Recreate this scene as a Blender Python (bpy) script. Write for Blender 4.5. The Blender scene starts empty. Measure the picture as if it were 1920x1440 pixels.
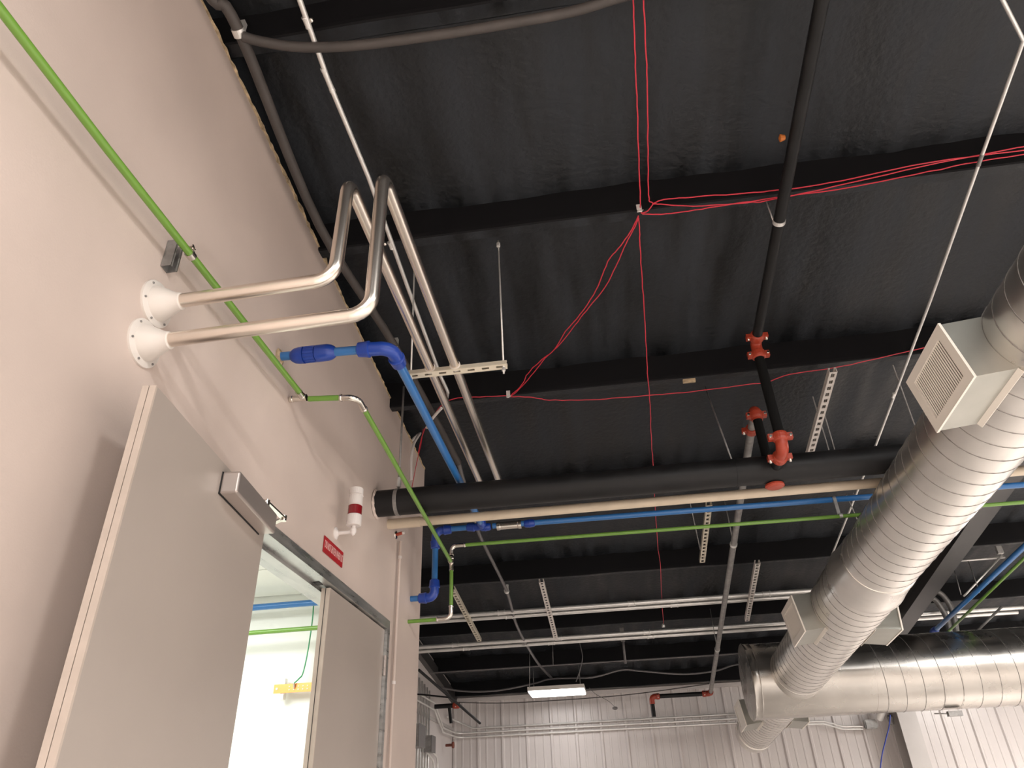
import bpy, bmesh, math, random
from mathutils import Vector as V, Matrix
random.seed(4)
C = bpy.context.scene.collection
sc = bpy.context.scene
# ------------------------------------------------------------------ camera, world, lights, exposure
A = 1.5; CZ = 1.3; FPX = 1330.0
YAW, PIT, ROL = math.radians(-6.656), math.radians(31.693), math.radians(-2.3616)
fw_ = V((math.sin(YAW)*math.cos(PIT), math.cos(YAW)*math.cos(PIT), math.sin(PIT)))
rt0 = V((math.cos(YAW), -math.sin(YAW), 0)); up0 = rt0.cross(fw_)
rt_ = rt0*math.cos(ROL)+up0*math.sin(ROL); up_ = -rt0*math.sin(ROL)+up0*math.cos(ROL)
cd = bpy.data.cameras.new('camera'); cam = bpy.data.objects.new('camera', cd); C.objects.link(cam)
M = Matrix((rt_, up_, -fw_)).transposed().to_4x4(); M.translation = V((0, 0, CZ)); cam.matrix_world = M
cd.sensor_width = 36; cd.lens = 36*FPX/1920; cd.clip_start = .05; cd.clip_end = 200
sc.camera = cam
w = bpy.data.worlds.new('world'); sc.world = w; w.use_nodes = True
bg = w.node_tree.nodes['Background']; bg.inputs[0].default_value = (1, .96, .92, 1); bg.inputs[1].default_value = .12
sc.view_settings.view_transform = 'Standard'; sc.view_settings.look = 'None'
sc.view_settings.gamma = 1; sc.view_settings.use_curve_mapping = False; sc.view_settings.exposure = 0.0

def W(x, y, z): return V((A*x, A*y, A*z+CZ))
def area(name, loc, sx, sy, power, col=(1, .975, .95)):
    l = bpy.data.lights.new(name, 'AREA'); l.shape = 'RECTANGLE'; l.size = sx; l.size_y = sy; l.energy = power; l.color = col
    o = bpy.data.objects.new(name, l); C.objects.link(o); o.location = loc; return o
LAMPS = [(1.5, -.25, 1.95, 125, 'first'), (3.4, .4, 1.9, 215, 'second'), (-.35, -1.5, 2.1, 50, 'third'), (3.7, 3.4, 1.55, 230, 'fourth'), (1.3, -1.9, 1.8, 330, 'fifth'), (3.9, 6.4, 1.15, 185, 'sixth')]
for x, y, z, p, nth in LAMPS:
    area('lamp_light', W(x, y, z)-V((0, 0, .03)), 1.15, .3, p)
area('lamp_light', W(-.56, 7.6, 1.085)-V((0, 0, .03)), .8, .3, 8, (1, .97, .96))
area('room_light', W(-2.1, 2.6, 1.09), 1.4, 1.6, 90, (.97, 1, .97))

# ------------------------------------------------------------------ helpers
def ray(u, v): return rt_*((u-960)/FPX) - up_*((v-720)/FPX) + fw_
def pX(u, v, X): d = ray(u, v); d *= X/d.x; return W(*d)
def pY(u, v, Y): d = ray(u, v); d *= Y/d.y; return W(*d)
def pZ(u, v, Z): d = ray(u, v); d *= Z/d.z; return W(*d)
SL = .13
def pR(u, v, h=2.2):           # a point under the sloping roof, h below/at the purlins
    d = ray(u, v); d *= h/(d.z+SL*d.y); return W(*d)
def zr(Y, h=2.25): return h-SL*Y

def mat(name, col, rough=.5, metal=0., bump=0, bscale=40, var=0, vscale=3, spec=.5, emit=None, estr=0, stretch=None, coat=0, aniso=0, rvar=0):
    m = bpy.data.materials.new(name); m.use_nodes = True; nt = m.node_tree; N = nt.nodes; L = nt.links
    b = N['Principled BSDF']; b.inputs['Base Color'].default_value = (*col, 1); b.inputs['Roughness'].default_value = rough
    b.inputs['Metallic'].default_value = metal; b.inputs['Specular IOR Level'].default_value = spec
    b.inputs['Coat Weight'].default_value = coat
    if emit: b.inputs['Emission Color'].default_value = (*emit, 1); b.inputs['Emission Strength'].default_value = estr
    tc = N.new('ShaderNodeTexCoord'); mp = N.new('ShaderNodeMapping'); L.new(tc.outputs['Object'], mp.inputs[0])
    if stretch: mp.inputs['Scale'].default_value = stretch
    if bump:
        n = N.new('ShaderNodeTexNoise'); n.inputs['Scale'].default_value = bscale; n.inputs['Detail'].default_value = 4
        bp = N.new('ShaderNodeBump'); bp.inputs['Strength'].default_value = bump; bp.inputs['Distance'].default_value = .01
        L.new(tc.outputs['Object'], n.inputs[0]); L.new(n.outputs[0], bp.inputs['Height']); L.new(bp.outputs[0], b.inputs['Normal'])
    if var or rvar:
        n = N.new('ShaderNodeTexNoise'); n.inputs['Scale'].default_value = vscale; n.inputs['Detail'].default_value = 5
        L.new(mp.outputs[0], n.inputs[0])
        if var:
            r = N.new('ShaderNodeMix'); r.data_type = 'RGBA'
            r.inputs[6].default_value = (*[c*(1-var) for c in col], 1); r.inputs[7].default_value = (*[min(1, c*(1+var)) for c in col], 1)
            mr = N.new('ShaderNodeMapRange'); mr.inputs[1].default_value = .32; mr.inputs[2].default_value = .68; L.new(n.outputs[0], mr.inputs[0])
            L.new(mr.outputs[0], r.inputs[0]); L.new(r.outputs[2], b.inputs['Base Color'])
        if rvar:
            q = N.new('ShaderNodeMapRange'); q.inputs[1].default_value = .3; q.inputs[2].default_value = .7
            q.inputs[3].default_value = rough-rvar; q.inputs[4].default_value = rough+rvar
            L.new(n.outputs[0], q.inputs[0]); L.new(q.outputs[0], b.inputs['Roughness'])
    return m
PAINT = mat('wall_paint', (.6, .5, .445), .55, bump=.06, bscale=150, var=.06, vscale=1.5, rvar=.05)
PAINT2 = mat('column_paint', (.58, .53, .49), .35, bump=.5, bscale=130)
FOAM = mat('black_spray_foam', (.0105, .0125, .0155), .52, spec=.4, bump=.6, bscale=26, var=.75, vscale=2.6, stretch=(2.6, .35, 1), rvar=.16)
WEBSHADE = mat('purlin_web_shade', (.007, .007, .008), .75, spec=.15)  # darker than the foam: shade on the purlins' near faces, put into the colour
SIDING = mat('white_siding', (.62, .575, .555), .3, var=.05, vscale=.8, bump=.02, bscale=60)
STEEL = mat('stainless', (.86, .79, .71), .27, 1, var=.05, vscale=3)
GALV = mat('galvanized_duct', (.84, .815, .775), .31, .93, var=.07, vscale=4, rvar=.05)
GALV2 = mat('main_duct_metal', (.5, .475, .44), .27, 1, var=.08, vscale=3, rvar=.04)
GALVD = mat('duct_seam', (.26, .245, .23), .4, .6)
TAPM = mat('tap_box_metal', (.42, .42, .38), .36, .8, var=.08, vscale=4)
ZINC = mat('zinc_conduit', (.8, .79, .76), .33, .6, var=.08, vscale=8)
ZINCD = mat('dull_zinc', (.3, .29, .28), .5, .6, var=.2, vscale=20)
GREEN = mat('green_coating', (.15, .31, .045), .32, coat=.2)
BLUE = mat('blue_coating', (.03, .16, .43), .28, coat=.3)
BLUEF = mat('blue_fitting', (.01, .05, .33), .33, coat=.2)
NICKEL = mat('nickel_fitting', (.7, .66, .6), .18, 1)
BLACKM = mat('matte_black_paint', (.006, .006, .006), .85, spec=.15)
BLACKP = mat('black_pipe_paint', (.009, .009, .0095), .5, spec=.3, var=.3, vscale=6, rvar=.06, bump=.1, bscale=30)
DARKPIPE = mat('dark_gray_insulation', (.06, .052, .048), .6, var=.15, vscale=6)
GREYPIPE = mat('gray_pipe', (.16, .15, .15), .4, .3)
BEIGE = mat('beige_plastic', (.66, .56, .43), .38, var=.06, vscale=6)
REDF = mat('red_orange_casting', (.36, .045, .02), .4, bump=.1, bscale=60)
REDC = mat('red_cable_jacket', (.62, .035, .06), .4)
WHITE = mat('white_enamel', (.72, .67, .62), .4)
GRW = mat('grille_enamel', (.88, .82, .74), .4)
WHITEP = mat('white_plastic', (.72, .67, .64), .4)
IVORY = mat('ivory_strut', (.68, .62, .5), .45, .2)
DOORM = mat('door_paint', (.4, .345, .305), .38, var=.05, vscale=1.2)
DOORE = mat('door_edge_paint', (.5, .42, .36), .45, var=.06, vscale=14)
FRAME = mat('galvanized_frame', (.42, .42, .41), .32, .75, var=.3, vscale=9, stretch=(1, .4, 3), rvar=.1)
CLOSER = mat('closer_metal', (.5, .44, .41), .3, .7)
DARK = mat('dark_hollow', (.02, .02, .02), .7)
RED = mat('red_sign', (.38, .012, .02), .4)
REDL = mat('red_lens', (.22, .005, .01), .2, coat=.5)
PINK = mat('sign_letters', (.75, .45, .42), .5)
ROOMW = mat('room_white', (.85, .87, .82), .6)
COPPER = mat('copper_bar', (.85, .33, .1), .35, .5)
GWIRE = mat('green_wire', (.03, .3, .12), .4)
TAN = mat('foam_sealant', (.5, .38, .24), .9, bump=1, bscale=60, var=.4, vscale=20)
LENS = mat('light_lens', (1, 1, 1), .5, emit=(1, .97, .95), estr=9)
RAFT = mat('rafter_primer', (.036, .034, .034), .42, var=.1, vscale=2)
COLP = mat('column_gray_paint', (.46, .43, .41), .4, var=.05)
FLOORM = mat('concrete_floor', (.82, .75, .7), .35, var=.15, vscale=.7)
ORNG = mat('orange_cap', (.45, .13, .02), .6)
BCAB = mat('blue_cable', (.02, .05, .35), .5)
FAR = mat('unseen_wall_plain', (.76, .72, .69), .5)

def loc_of(o):
    p = V((0, 0, 0))
    while o: p += o.location; o = o.parent
    return p
def obj(name, bm, m, parent=None, label=None, kind=None, origin=None, smooth=False):
    me = bpy.data.meshes.new(name)
    if parent: off = loc_of(parent)
    elif origin is not None: off = V(origin)
    else:
        vs = [v.co for v in bm.verts]
        off = V(((min(v.x for v in vs)+max(v.x for v in vs))/2, (min(v.y for v in vs)+max(v.y for v in vs))/2, min(v.z for v in vs)))
    bmesh.ops.translate(bm, verts=bm.verts, vec=-off)
    bmesh.ops.recalc_face_normals(bm, faces=bm.faces)
    if smooth:
        for f in bm.faces: f.smooth = True
    for e in bm.edges:
        if len(e.link_faces) == 2 and e.calc_face_angle(0) > .55: e.smooth = False
    bm.to_mesh(me); bm.free()
    for mm in (m if isinstance(m, (list, tuple)) else [m]): me.materials.append(mm)
    o = bpy.data.objects.new(name, me); C.objects.link(o)
    if parent: o.parent = parent
    else: o.location = off
    if label: o['label'] = label
    if kind: o['kind'] = kind
    return o
def tag(o, label, cat, group=None):
    o['label'] = label; o['category'] = cat
    if group: o['group'] = group
    return o
def thing(name, loc, label, cat, group=None):
    o = bpy.data.objects.new(name, None); C.objects.link(o); o.location = loc; o.empty_display_size = .1
    return tag(o, label, cat, group)
def struct(name, bm, m, **k): return obj(name, bm, m, kind='structure', **k)

def box(bm, lo, hi):
    vs = [bm.verts.new((x, y, z)) for x in (lo[0], hi[0]) for y in (lo[1], hi[1]) for z in (lo[2], hi[2])]
    for f in ((0, 1, 3, 2), (4, 6, 7, 5), (0, 4, 5, 1), (2, 3, 7, 6), (0, 2, 6, 4), (1, 5, 7, 3)): bm.faces.new([vs[i] for i in f])
    return vs
def obox(bm, c, ax, ay, az):       # oriented box, half axes as vectors
    vs = [bm.verts.new(c+ax*i+ay*j+az*k) for i in (-1, 1) for j in (-1, 1) for k in (-1, 1)]
    for f in ((0, 1, 3, 2), (4, 6, 7, 5), (0, 4, 5, 1), (2, 3, 7, 6), (0, 2, 6, 4), (1, 5, 7, 3)): bm.faces.new([vs[i] for i in f])
def prism(bm, a, b):               # two matching loops
    va = [bm.verts.new(p) for p in a]; vb = [bm.verts.new(p) for p in b]; n = len(a)
    bm.faces.new(va[::-1]); bm.faces.new(vb)
    for i in range(n): bm.faces.new((va[i], va[(i+1) % n], vb[(i+1) % n], vb[i]))
def fillet(pts, rad, n=6):
    out = [pts[0]]
    for i in range(1, len(pts)-1):
        p, a, b = pts[i], pts[i-1], pts[i+1]
        r = rad[i] if isinstance(rad, (list, tuple)) else rad
        da, db = (a-p), (b-p); la, lb = da.length, db.length; da.normalize(); db.normalize()
        ang = da.angle(db)
        if ang > math.pi-.02 or r <= 0: out.append(p); continue
        t = min(r/math.tan(ang/2), la*.49, lb*.49); rr = t*math.tan(ang/2)
        c = p+(da+db).normalized()*(rr/math.sin(ang/2)); s = p+da*t; e = p+db*t
        v0 = s-c; v1 = e-c; th = v0.angle(v1)
        for k in range(n+1):
            f = k/n; out.append(c+(v0*math.sin((1-f)*th)+v1*math.sin(f*th))/math.sin(th))
    out.append(pts[-1]); return out
def tube(bm, pts, r, seg=14, caps=True, smooth=True):
    pts = [V(p) for p in pts]; n = len(pts)
    T = []
    for i in range(n):
        a = pts[max(i-1, 0)]; b = pts[min(i+1, n-1)]
        t = (b-a).normalized()
        if 0 < i < n-1:
            t = ((pts[i]-a).normalized()+(b-pts[i]).normalized()).normalized()
        T.append(t)
    nrm = T[0].orthogonal().normalized(); rings = []
    for i in range(n):
        nrm = (nrm-T[i]*nrm.dot(T[i])).normalized(); bn = T[i].cross(nrm)
        rr = r[i] if isinstance(r, (list, tuple)) else r
        rings.append([bm.verts.new(pts[i]+(nrm*math.cos(q)+bn*math.sin(q))*rr) for q in [2*math.pi*k/seg for k in range(seg)]])
    for i in range(n-1):
        for k in range(seg):
            f = bm.faces.new((rings[i][k], rings[i][(k+1) % seg], rings[i+1][(k+1) % seg], rings[i+1][k])); f.smooth = smooth
    if caps: bm.faces.new(rings[0][::-1]); bm.faces.new(rings[-1])
def tb(*a, **k): bm = bmesh.new(); tube(bm, *a, **k); return bm
def T_(name, pts, r, m, parent=None, fil=0, seg=14, **k):
    if fil: pts = fillet([V(p) for p in pts], fil)
    bm = tb(pts, r, seg)
    return obj(name, bm, m, parent, origin=None if parent else pts[0], **k)
def lathe(bm, c, axis, prof, seg=24):   # prof: (distance along axis, radius)
    axis = V(axis).normalized()
    tube(bm, [c+axis*d for d, r in prof], [max(r, 1e-4) for d, r in prof], seg, smooth=True)
def prof(bm, c, axis, pf, seg=24):
    axis = V(axis).normalized(); n = axis.orthogonal().normalized(); b = axis.cross(n); R = []
    for d, r in pf: R.append([bm.verts.new(c+axis*d+(n*math.cos(q)+b*math.sin(q))*max(r, 1e-4)) for q in [2*math.pi*k/seg for k in range(seg)]])
    for i in range(len(R)-1):
        for k in range(seg): bm.faces.new((R[i][k], R[i][(k+1) % seg], R[i+1][(k+1) % seg], R[i+1][k]))
    bm.faces.new(R[0][::-1]); bm.faces.new(R[-1])
def pf(name, c, axis, p, m, parent=None, seg=20, **k): bm = bmesh.new(); prof(bm, V(c), axis, p, seg); return obj(name, bm, m, parent, **k)
def basis(axis, hint=V((0, 0, 1))):
    a = V(axis).normalized(); s = a.cross(hint)
    if s.length < .05: s = a.cross(V((1, 0, 0)))
    s.normalize(); return a, s, s.cross(a)

# ------------------------------------------------------------------ structure
X0, X1, Y0, Y1 = -3.4, 5.2, -4.2, 8.32
bm = bmesh.new(); box(bm, W(X0, Y0, 0).to_tuple()[:2]+(-.1,), W(X1, Y1+.1, 0).to_tuple()[:2]+(0,)); struct('floor', bm, FLOORM)
# roof deck: foam-covered sheets, gently uneven
bm = bmesh.new(); nx, ny = 120, 150; g = []
for j in range(ny+1):
    row = []
    for i in range(nx+1):
        x = X0+(X1-X0)*i/nx; y = Y0+(Y1+.05-Y0)*j/ny
        k = math.sin(x*9+.4*math.sin(y*1.3))*.004+math.sin(x*23+1.7*math.sin(y*.7))*.003+random.uniform(-.0016, .0016)
        row.append(bm.verts.new(W(x, y, zr(y, 2.39)+k)))
    g.append(row)
for j in range(ny):
    for i in range(nx): bm.faces.new((g[j][i], g[j][i+1], g[j+1][i+1], g[j+1][i])).smooth = True
top = [bm.verts.new(W(x, y, zr(y, 2.39)+.06)) for x, y in ((X0, Y0), (X1, Y0), (X1, Y1+.05), (X0, Y1+.05))]
bm.faces.new(top)
ceiling = struct('ceiling', bm, FOAM)
for Y in (-4.1, -3.0, -1.95, -.9, .15, 1.198, 2.03, 3.08, 4.17, 5.31, 6.36, 7.38, 8.19):
    bm = bmesh.new(); n = 90; rings = []
    prf = [(.022, .16), (.026, .02), (.028, .004), (.034, 0), (.078, .001), (.088, .012), (.092, .05), (.1, .16)]
    ph = random.uniform(0, 6)
    for i in range(n+1):
        x = -3.3+(8.4)*i/n; wob = .006*math.sin(x*4+ph)+.004*math.sin(x*11+ph*2)+random.uniform(-.0015, .0015)
        x0 = x
        rings.append([bm.verts.new(W(x0, Y+dy-.03+wob*.6, zr(Y, 2.25)+dz+wob*(.5 if dz < .1 else 0))) for dy, dz in prf])
    for i in range(n):
        for k in range(len(prf)-1): bm.faces.new((rings[i][k], rings[i][k+1], rings[i+1][k+1], rings[i+1][k])).material_index = 0 if k > 2 else 1  # near web faces get the painted-in shade, flange and far side plain foam
    obj('purlin', bm, [FOAM, WEBSHADE], ceiling)
# rafter of the steel frame
def ibeam(bm, a, b, up, side, hw, d0, d1, tf=.012):
    for P, Q, D0, D1 in ((a, b, d0, d1),):
        for s0, s1, zz in ((-hw, hw, 0),):
            prism(bm, [P+side*x+up*z for x, z in ((-hw, 0), (hw, 0), (hw, tf), (-hw, tf))], [Q+side*x+up*z for x, z in ((-hw, 0), (hw, 0), (hw, tf), (-hw, tf))])
            prism(bm, [P+side*x+up*z for x, z in ((-.005, tf), (.005, tf), (.005, D0), (-.005, D0))], [Q+side*x+up*z for x, z in ((-.005, tf), (.005, tf), (.005, D1), (-.005, D1))])
            prism(bm, [P+side*x+up*z for x, z in ((-hw, D0), (hw, D0), (hw, D0+tf), (-hw, D0+tf))], [Q+side*x+up*z for x, z in ((-hw, D1), (hw, D1), (hw, D1+tf), (-hw, D1+tf))])
RX = 2.42
bm = bmesh.new()
ibeam(bm, W(RX-.3, -3.9, zr(-3.9, 2.1)), W(RX+.02, 7.3, zr(7.3, 2.1)-.02), V((0, 0, 1)), V((1, 0, 0)), .1, .19, .19)
obj('rafter', bm, RAFT, ceiling)
# left wall (front of the small room) with a double-door opening
TH = .13
def wtop(Y): return 2.196-.0965*Y-.004*math.sin(Y*3)
DO0, DO1, DOZ = 1.745, 3.245, .805
FZ = -CZ/A
bm = bmesh.new()
def wallpiece(y0, y1, z0, tops):
    ys = [y0+(y1-y0)*i/8 for i in range(9)] if tops is None else [y0, y1]
    top = [(y, wtop(y)) for y in reversed(ys)] if tops is None else [(y1, tops), (y0, tops)]
    lp = [(y0, z0), (y1, z0)]+top
    prism(bm, [W(-1, y, z) for y, z in lp], [W(-1-TH, y, z) for y, z in lp])
wallpiece(-4.1, DO0, FZ, None); wallpiece(DO0, DO1, DOZ, None); wallpiece(DO1, 3.825, FZ, None)
wl = struct('wall_left', bm, PAINT)
# ragged sealant along its top edge
bm = bmesh.new(); n = 260; prev = None
for i in range(n+1):
    y = -1+(3.82+1)*i/n; z = wtop(y); a = random.random(); q = .0015+.004*a**3+(.009 if 1.45 < y < 2.1 and a > .6 else 0)
    o = .004+.006*random.random()
    cur = [bm.verts.new(W(-1+dx, y, z+dz)) for dx, dz in ((o*.5, -q), (o, q*.6), (-.03, .012+q), (-.06, 0), (-.02, -.003))]
    if prev:
        for k in range(5): bm.faces.new((prev[k], prev[(k+1) % 5], cur[(k+1) % 5], cur[k]))
    prev = cur
struct('trim_1', bm, TAN)
# building side wall beyond, with girts
SX = -1.77
bm = bmesh.new()
prism(bm, [W(SX, 3.9, FZ), W(SX, Y1, FZ), W(SX, Y1, zr(Y1, 2.38)), W(SX, 3.9, zr(3.9, 2.38))], [W(SX-.05, 3.9, FZ), W(SX-.05, Y1, FZ), W(SX-.05, Y1, zr(Y1, 2.38)), W(SX-.05, 3.9, zr(3.9, 2.38))])
ws = struct('wall_side', bm, SIDING)
for z in (.86, .35):
    bm = bmesh.new(); box(bm, W(SX, 3.95, z), W(SX+.012, Y1-.02, z+.03)); obj('girt', bm, COLP, ws)
bm = bmesh.new(); prism(bm, [W(SX, 3.95, zr(3.95, 2.2)), W(SX+.05, 3.95, zr(3.95, 2.2)), W(SX+.05, 3.95, zr(3.95, 2.3)), W(SX, 3.95, zr(3.95, 2.3))],
      [W(SX, Y1, zr(Y1, 2.2)), W(SX+.05, Y1, zr(Y1, 2.2)), W(SX+.05, Y1, zr(Y1, 2.3)), W(SX, Y1, zr(Y1, 2.3))]); obj('rake_beam', bm, RAFT, ws)
# far wall: ribbed sheets
FY = Y1; ztop = zr(FY, 2.25)
bm = bmesh.new(); box(bm, W(SX, FY+.03, FZ), W(X1, FY+.08, ztop+.12)); wf = struct('wall_far', bm, SIDING)
RP = .262; x = SX; first = True
def sheet(x0, nr):
    bm = bmesh.new(); pts = []
    for r in range(nr):
        b = x0+r*RP
        pts += [(b, 0), (b+.012, -.018), (b+.03, -.018), (b+.042, 0), (b+.095, 0), (b+.1, -.004), (b+.115, -.004), (b+.12, 0), (b+.185, 0), (b+.19, -.004), (b+.205, -.004), (b+.21, 0)]
    pts.append((x0+nr*RP, 0))
    lo = [bm.verts.new(W(px, FY+d, FZ)) for px, d in pts]; hi = [bm.verts.new(W(px, FY+d, ztop)) for px, d in pts]
    for i in range(len(pts)-1): bm.faces.new((lo[i], lo[i+1], hi[i+1], hi[i]))
    return bm
while x < X1-3*RP: obj('wall_sheet', sheet(x, 3), SIDING, wf); x += 3*RP
bm = bmesh.new(); box(bm, W(SX, FY-.025, ztop-.03), W(X1, FY+.03, ztop+.01)); obj('eave_trim', bm, SIDING, wf)
# column at far wall, under the rafter
bm = bmesh.new(); cx, cy = 2.78, 7.98
a = W(cx, cy, FZ); b = W(cx, cy, zr(cy, 2.2))
for y0, y1, hx in ((0, .014, .13), (.014, .34, .006), (.34, .354, .13)):
    prism(bm, [a+V((x, y, 0)) for x, y in ((-hx, y0), (hx, y0), (hx, y1), (-hx, y1))], [b+V((x, y, 0)) for x, y in ((-hx, y0), (hx, y0), (hx, y1), (-hx, y1))])
obj('column', bm, COLP, wf)
# unseen walls that close the hall
bm = bmesh.new(); box(bm, W(X1, Y0, FZ), W(X1+.06, Y1+.1, 3)); struct('wall_right_unseen', bm, FAR)
bm = bmesh.new(); box(bm, W(X0, Y0-.06, FZ), W(X1, Y0, 3.2)); struct('wall_back_unseen', bm, FAR)
# small bright room behind the doors
bm = bmesh.new(); box(bm, W(-3.1, 3.76, FZ), W(-1-TH, 3.82, 1.2)); struct('wall_room_far', bm, ROOMW)
bm = bmesh.new(); box(bm, W(-3.1, .5, FZ), W(-3.05, 3.76, 1.2)); struct('wall_room_left', bm, ROOMW)
bm = bmesh.new(); box(bm, W(-3.05, .5, FZ), W(-1-TH, .55, 1.2)); struct('wall_room_near', bm, ROOMW)
bm = bmesh.new(); box(bm, W(-3.05, .55, 1.135), W(-1-TH, 3.76, 1.2)); cr = struct('ceiling_room', bm, ROOMW)
for i in range(4):
    for j in range(7):
        bm = bmesh.new(); xx = -3.04+i*.475; yy = 3.755-(j+1)*.455; box(bm, W(xx, yy+.004, 1.115), W(xx+.469, yy+.451, 1.134)); obj('ceiling_panel', bm, ROOMW, cr)

# ------------------------------------------------------------------ door frame and doors
bm = bmesh.new()
FF = .012
def fr(y0, y1, z0, z1, x0=-1-TH-.01, x1=-1+FF): box(bm, W(x0, y0, z0), W(x1, y1, z1))
fr(DO0, DO1, .768, .806); fr(DO0-.02, DO0+.025, FZ, .768); fr(DO1-.03, DO1+.005, FZ, .768)
fr(DO0+.025, DO1-.03, .755, .768, -1.085, -1.045)
frame = struct('trim_2', bm, FRAME)
bm = bmesh.new(); box(bm, W(-1.043, 2.45, .7655), W(-1.02, 2.49, .769)); obj('bolt_strike', bm, DARK, frame)
# closed leaf
H2 = FZ+.01
bm = bmesh.new(); box(bm, W(-1.032, 2.522, H2), W(-1.002, 3.213, .762)); d1 = struct('door_1', bm, DOORM)
bm = bmesh.new(); box(bm, W(-1.034, 2.515, H2), W(-1.001, 2.5205, .762)); obj('leaf_edge', bm, DOORE, d1, label='pale edge of the closed leaf')
bm = bmesh.new(); box(bm, W(-1.0185, 2.5135, H2), W(-1.0165, 2.517, .762)); obj('edge_seam', bm, DARK, d1)
def hinge(par, Y, z):
    o = pf('hinge', W(-.994, Y, z-.045), (0, 0, 1), [(0, .004), (.004, .011), (.05, .011), (.052, .009), (.056, .011), (.1, .011), (.102, .009), (.106, .011), (.13, .011), (.134, .004)], CLOSER, par, 10)
hinge(d1, 3.219, .61); hinge(d1, 3.219, -.05)
# open leaf, folded back almost against the wall
LP = V((-.852, 1.112)); HP = V((-.928, 1.805)); dv = (HP-LP); ln = dv.length; dv.normalize(); nv = V((dv.y, -dv.x))   # nv points into the hall
def leafp(t, o, z): q = LP+dv*t+nv*o; return W(q.x, q.y, z)
def leafbox(bm, t0, t1, o0, o1, z0, z1):
    prism(bm, [leafp(t, o, z0) for t, o in ((t0, o0), (t1, o0), (t1, o1), (t0, o1))], [leafp(t, o, z1) for t, o in ((t0, o0), (t1, o0), (t1, o1), (t0, o1))])
bm = bmesh.new(); leafbox(bm, .006, ln, -.027, 0, H2, .775); d2 = struct('door_2', bm, DOORM)
bm = bmesh.new(); leafbox(bm, 0, .006, -.0275, -.0145, H2, .775); leafbox(bm, 0, .006, -.0128, .0005, H2, .775); obj('leaf_edge', bm, DOORE, d2, label='scuffed cream edge of the open leaf')
bm = bmesh.new(); leafbox(bm, .003, .006, -.0145, -.0128, H2, .775); obj('edge_seam', bm, DARK, d2)
bm = bmesh.new(); leafbox(bm, .365, .655, .002, .046, .695, .752)
bmesh.ops.bevel(bm, geom=bm.edges[:], offset=.008, segments=3, affect='EDGES', profile=.5)
clo = obj('door_closer', bm, CLOSER, d2, label='brushed metal closer box')
bm = bmesh.new(); leafbox(bm, .366, .654, 0, .0025, .6945, .7525); obj('back_plate', bm, DARK, clo)
bm = bmesh.new()
pa, pb, pc = leafp(.61, .025, .772), pZ(532, 972, .782), pX(495, 989, -.985)
tube(bm, [leafp(.6, .03, .75), leafp(.6, .03, .772)], .014, 12)
for p, q in ((pa, pb), (pb, pc)):
    a, s, u = basis(q-p); obox(bm, (p+q)/2, a*((q-p).length/2), s*.011, u*.004)
tube(bm, [pb-V((0, 0, .012)), pb+V((0, 0, .012))], .013, 12)
obj('closer_arm', bm, NICKEL, clo, label='bright steel folding arm')

# ------------------------------------------------------------------ wall-mounted small things
sg = thing('warning_sign', W(-.998, 2.5, .86), 'small red sign with pale capitals on the wall above the closed door', 'sign')
bm = bmesh.new(); prism(bm, [W(-.9985, y, z) for y, z in ((2.40, .862), (2.602, .862), (2.602, .922), (2.40, .922))], [W(-.9955, y, z) for y, z in ((2.40, .862), (2.602, .862), (2.602, .922), (2.40, .922))])
obj('sign_plate', bm, RED, sg)
fc = bpy.data.curves.new('lettering', 'FONT'); fc.body = 'DO NOT ENTER WHEN LIT'; fc.size = 1; fc.extrude = .002; fc.align_x = 'CENTER'; fc.align_y = 'CENTER'
to = bpy.data.objects.new('tmp', fc); C.objects.link(to); dg = bpy.context.evaluated_depsgraph_get(); me = bpy.data.meshes.new_from_object(to.evaluated_get(dg)); bpy.data.objects.remove(to)
wd = max(v.co.x for v in me.vertices)-min(v.co.x for v in me.vertices); hh = max(v.co.y for v in me.vertices)-min(v.co.y for v in me.vertices)
for v in me.vertices:
    x, y, z = v.co; v.co = V((z*.3, x/wd*.285, y/hh*.042))
me.materials.clear(); me.materials.append(PINK)
to = bpy.data.objects.new('lettering', me); C.objects.link(to); to.parent = sg; to.location = W(-.9945, 2.501, .892)-sg.location

b0 = pX(629, 1000, -1)
st = thing('signal_tower_light', b0, 'white stack light with one dark red lens on a wall bracket above the sign', 'signal light')
cx = V((b0.x+.105, b0.y-.0, 0))
pf('wall_flange', b0, (1, 0, 0), [(0, .036), (.006, .036), (.012, .022), (.02, .012)], WHITEP, st)
T_('bracket_arm', [b0, V((cx.x, b0.y, b0.z)), V((cx.x, b0.y, b0.z+.04))], .011, WHITEP, st, fil=.018)
pf('elbow_knob', V((cx.x, b0.y, b0.z-.022)), (0, 0, 1), [(0, .004), (.008, .012), (.02, .018), (.036, .018), (.045, .014)], WHITEP, st)
zz = b0.z+.035; base = V((cx.x, b0.y, 0))
def ring(n, z, h, r, m): pf(n, base+V((0, 0, z)), (0, 0, 1), [(0, r*.9), (.003, r), (h-.003, r), (h, r*.95)], m, st, 24)
ring('tower_base', zz, .066, .043, WHITEP); ring('red_lens', zz+.067, .056, .0405, REDL); ring('collar', zz+.121, .007, .043, WHITEP); ring('clear_segment', zz+.127, .058, .0405, WHITEP); ring('collar', zz+.183, .007, .043, WHITEP); ring('top_cap', zz+.19, .042, .0405, WHITEP)

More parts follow.
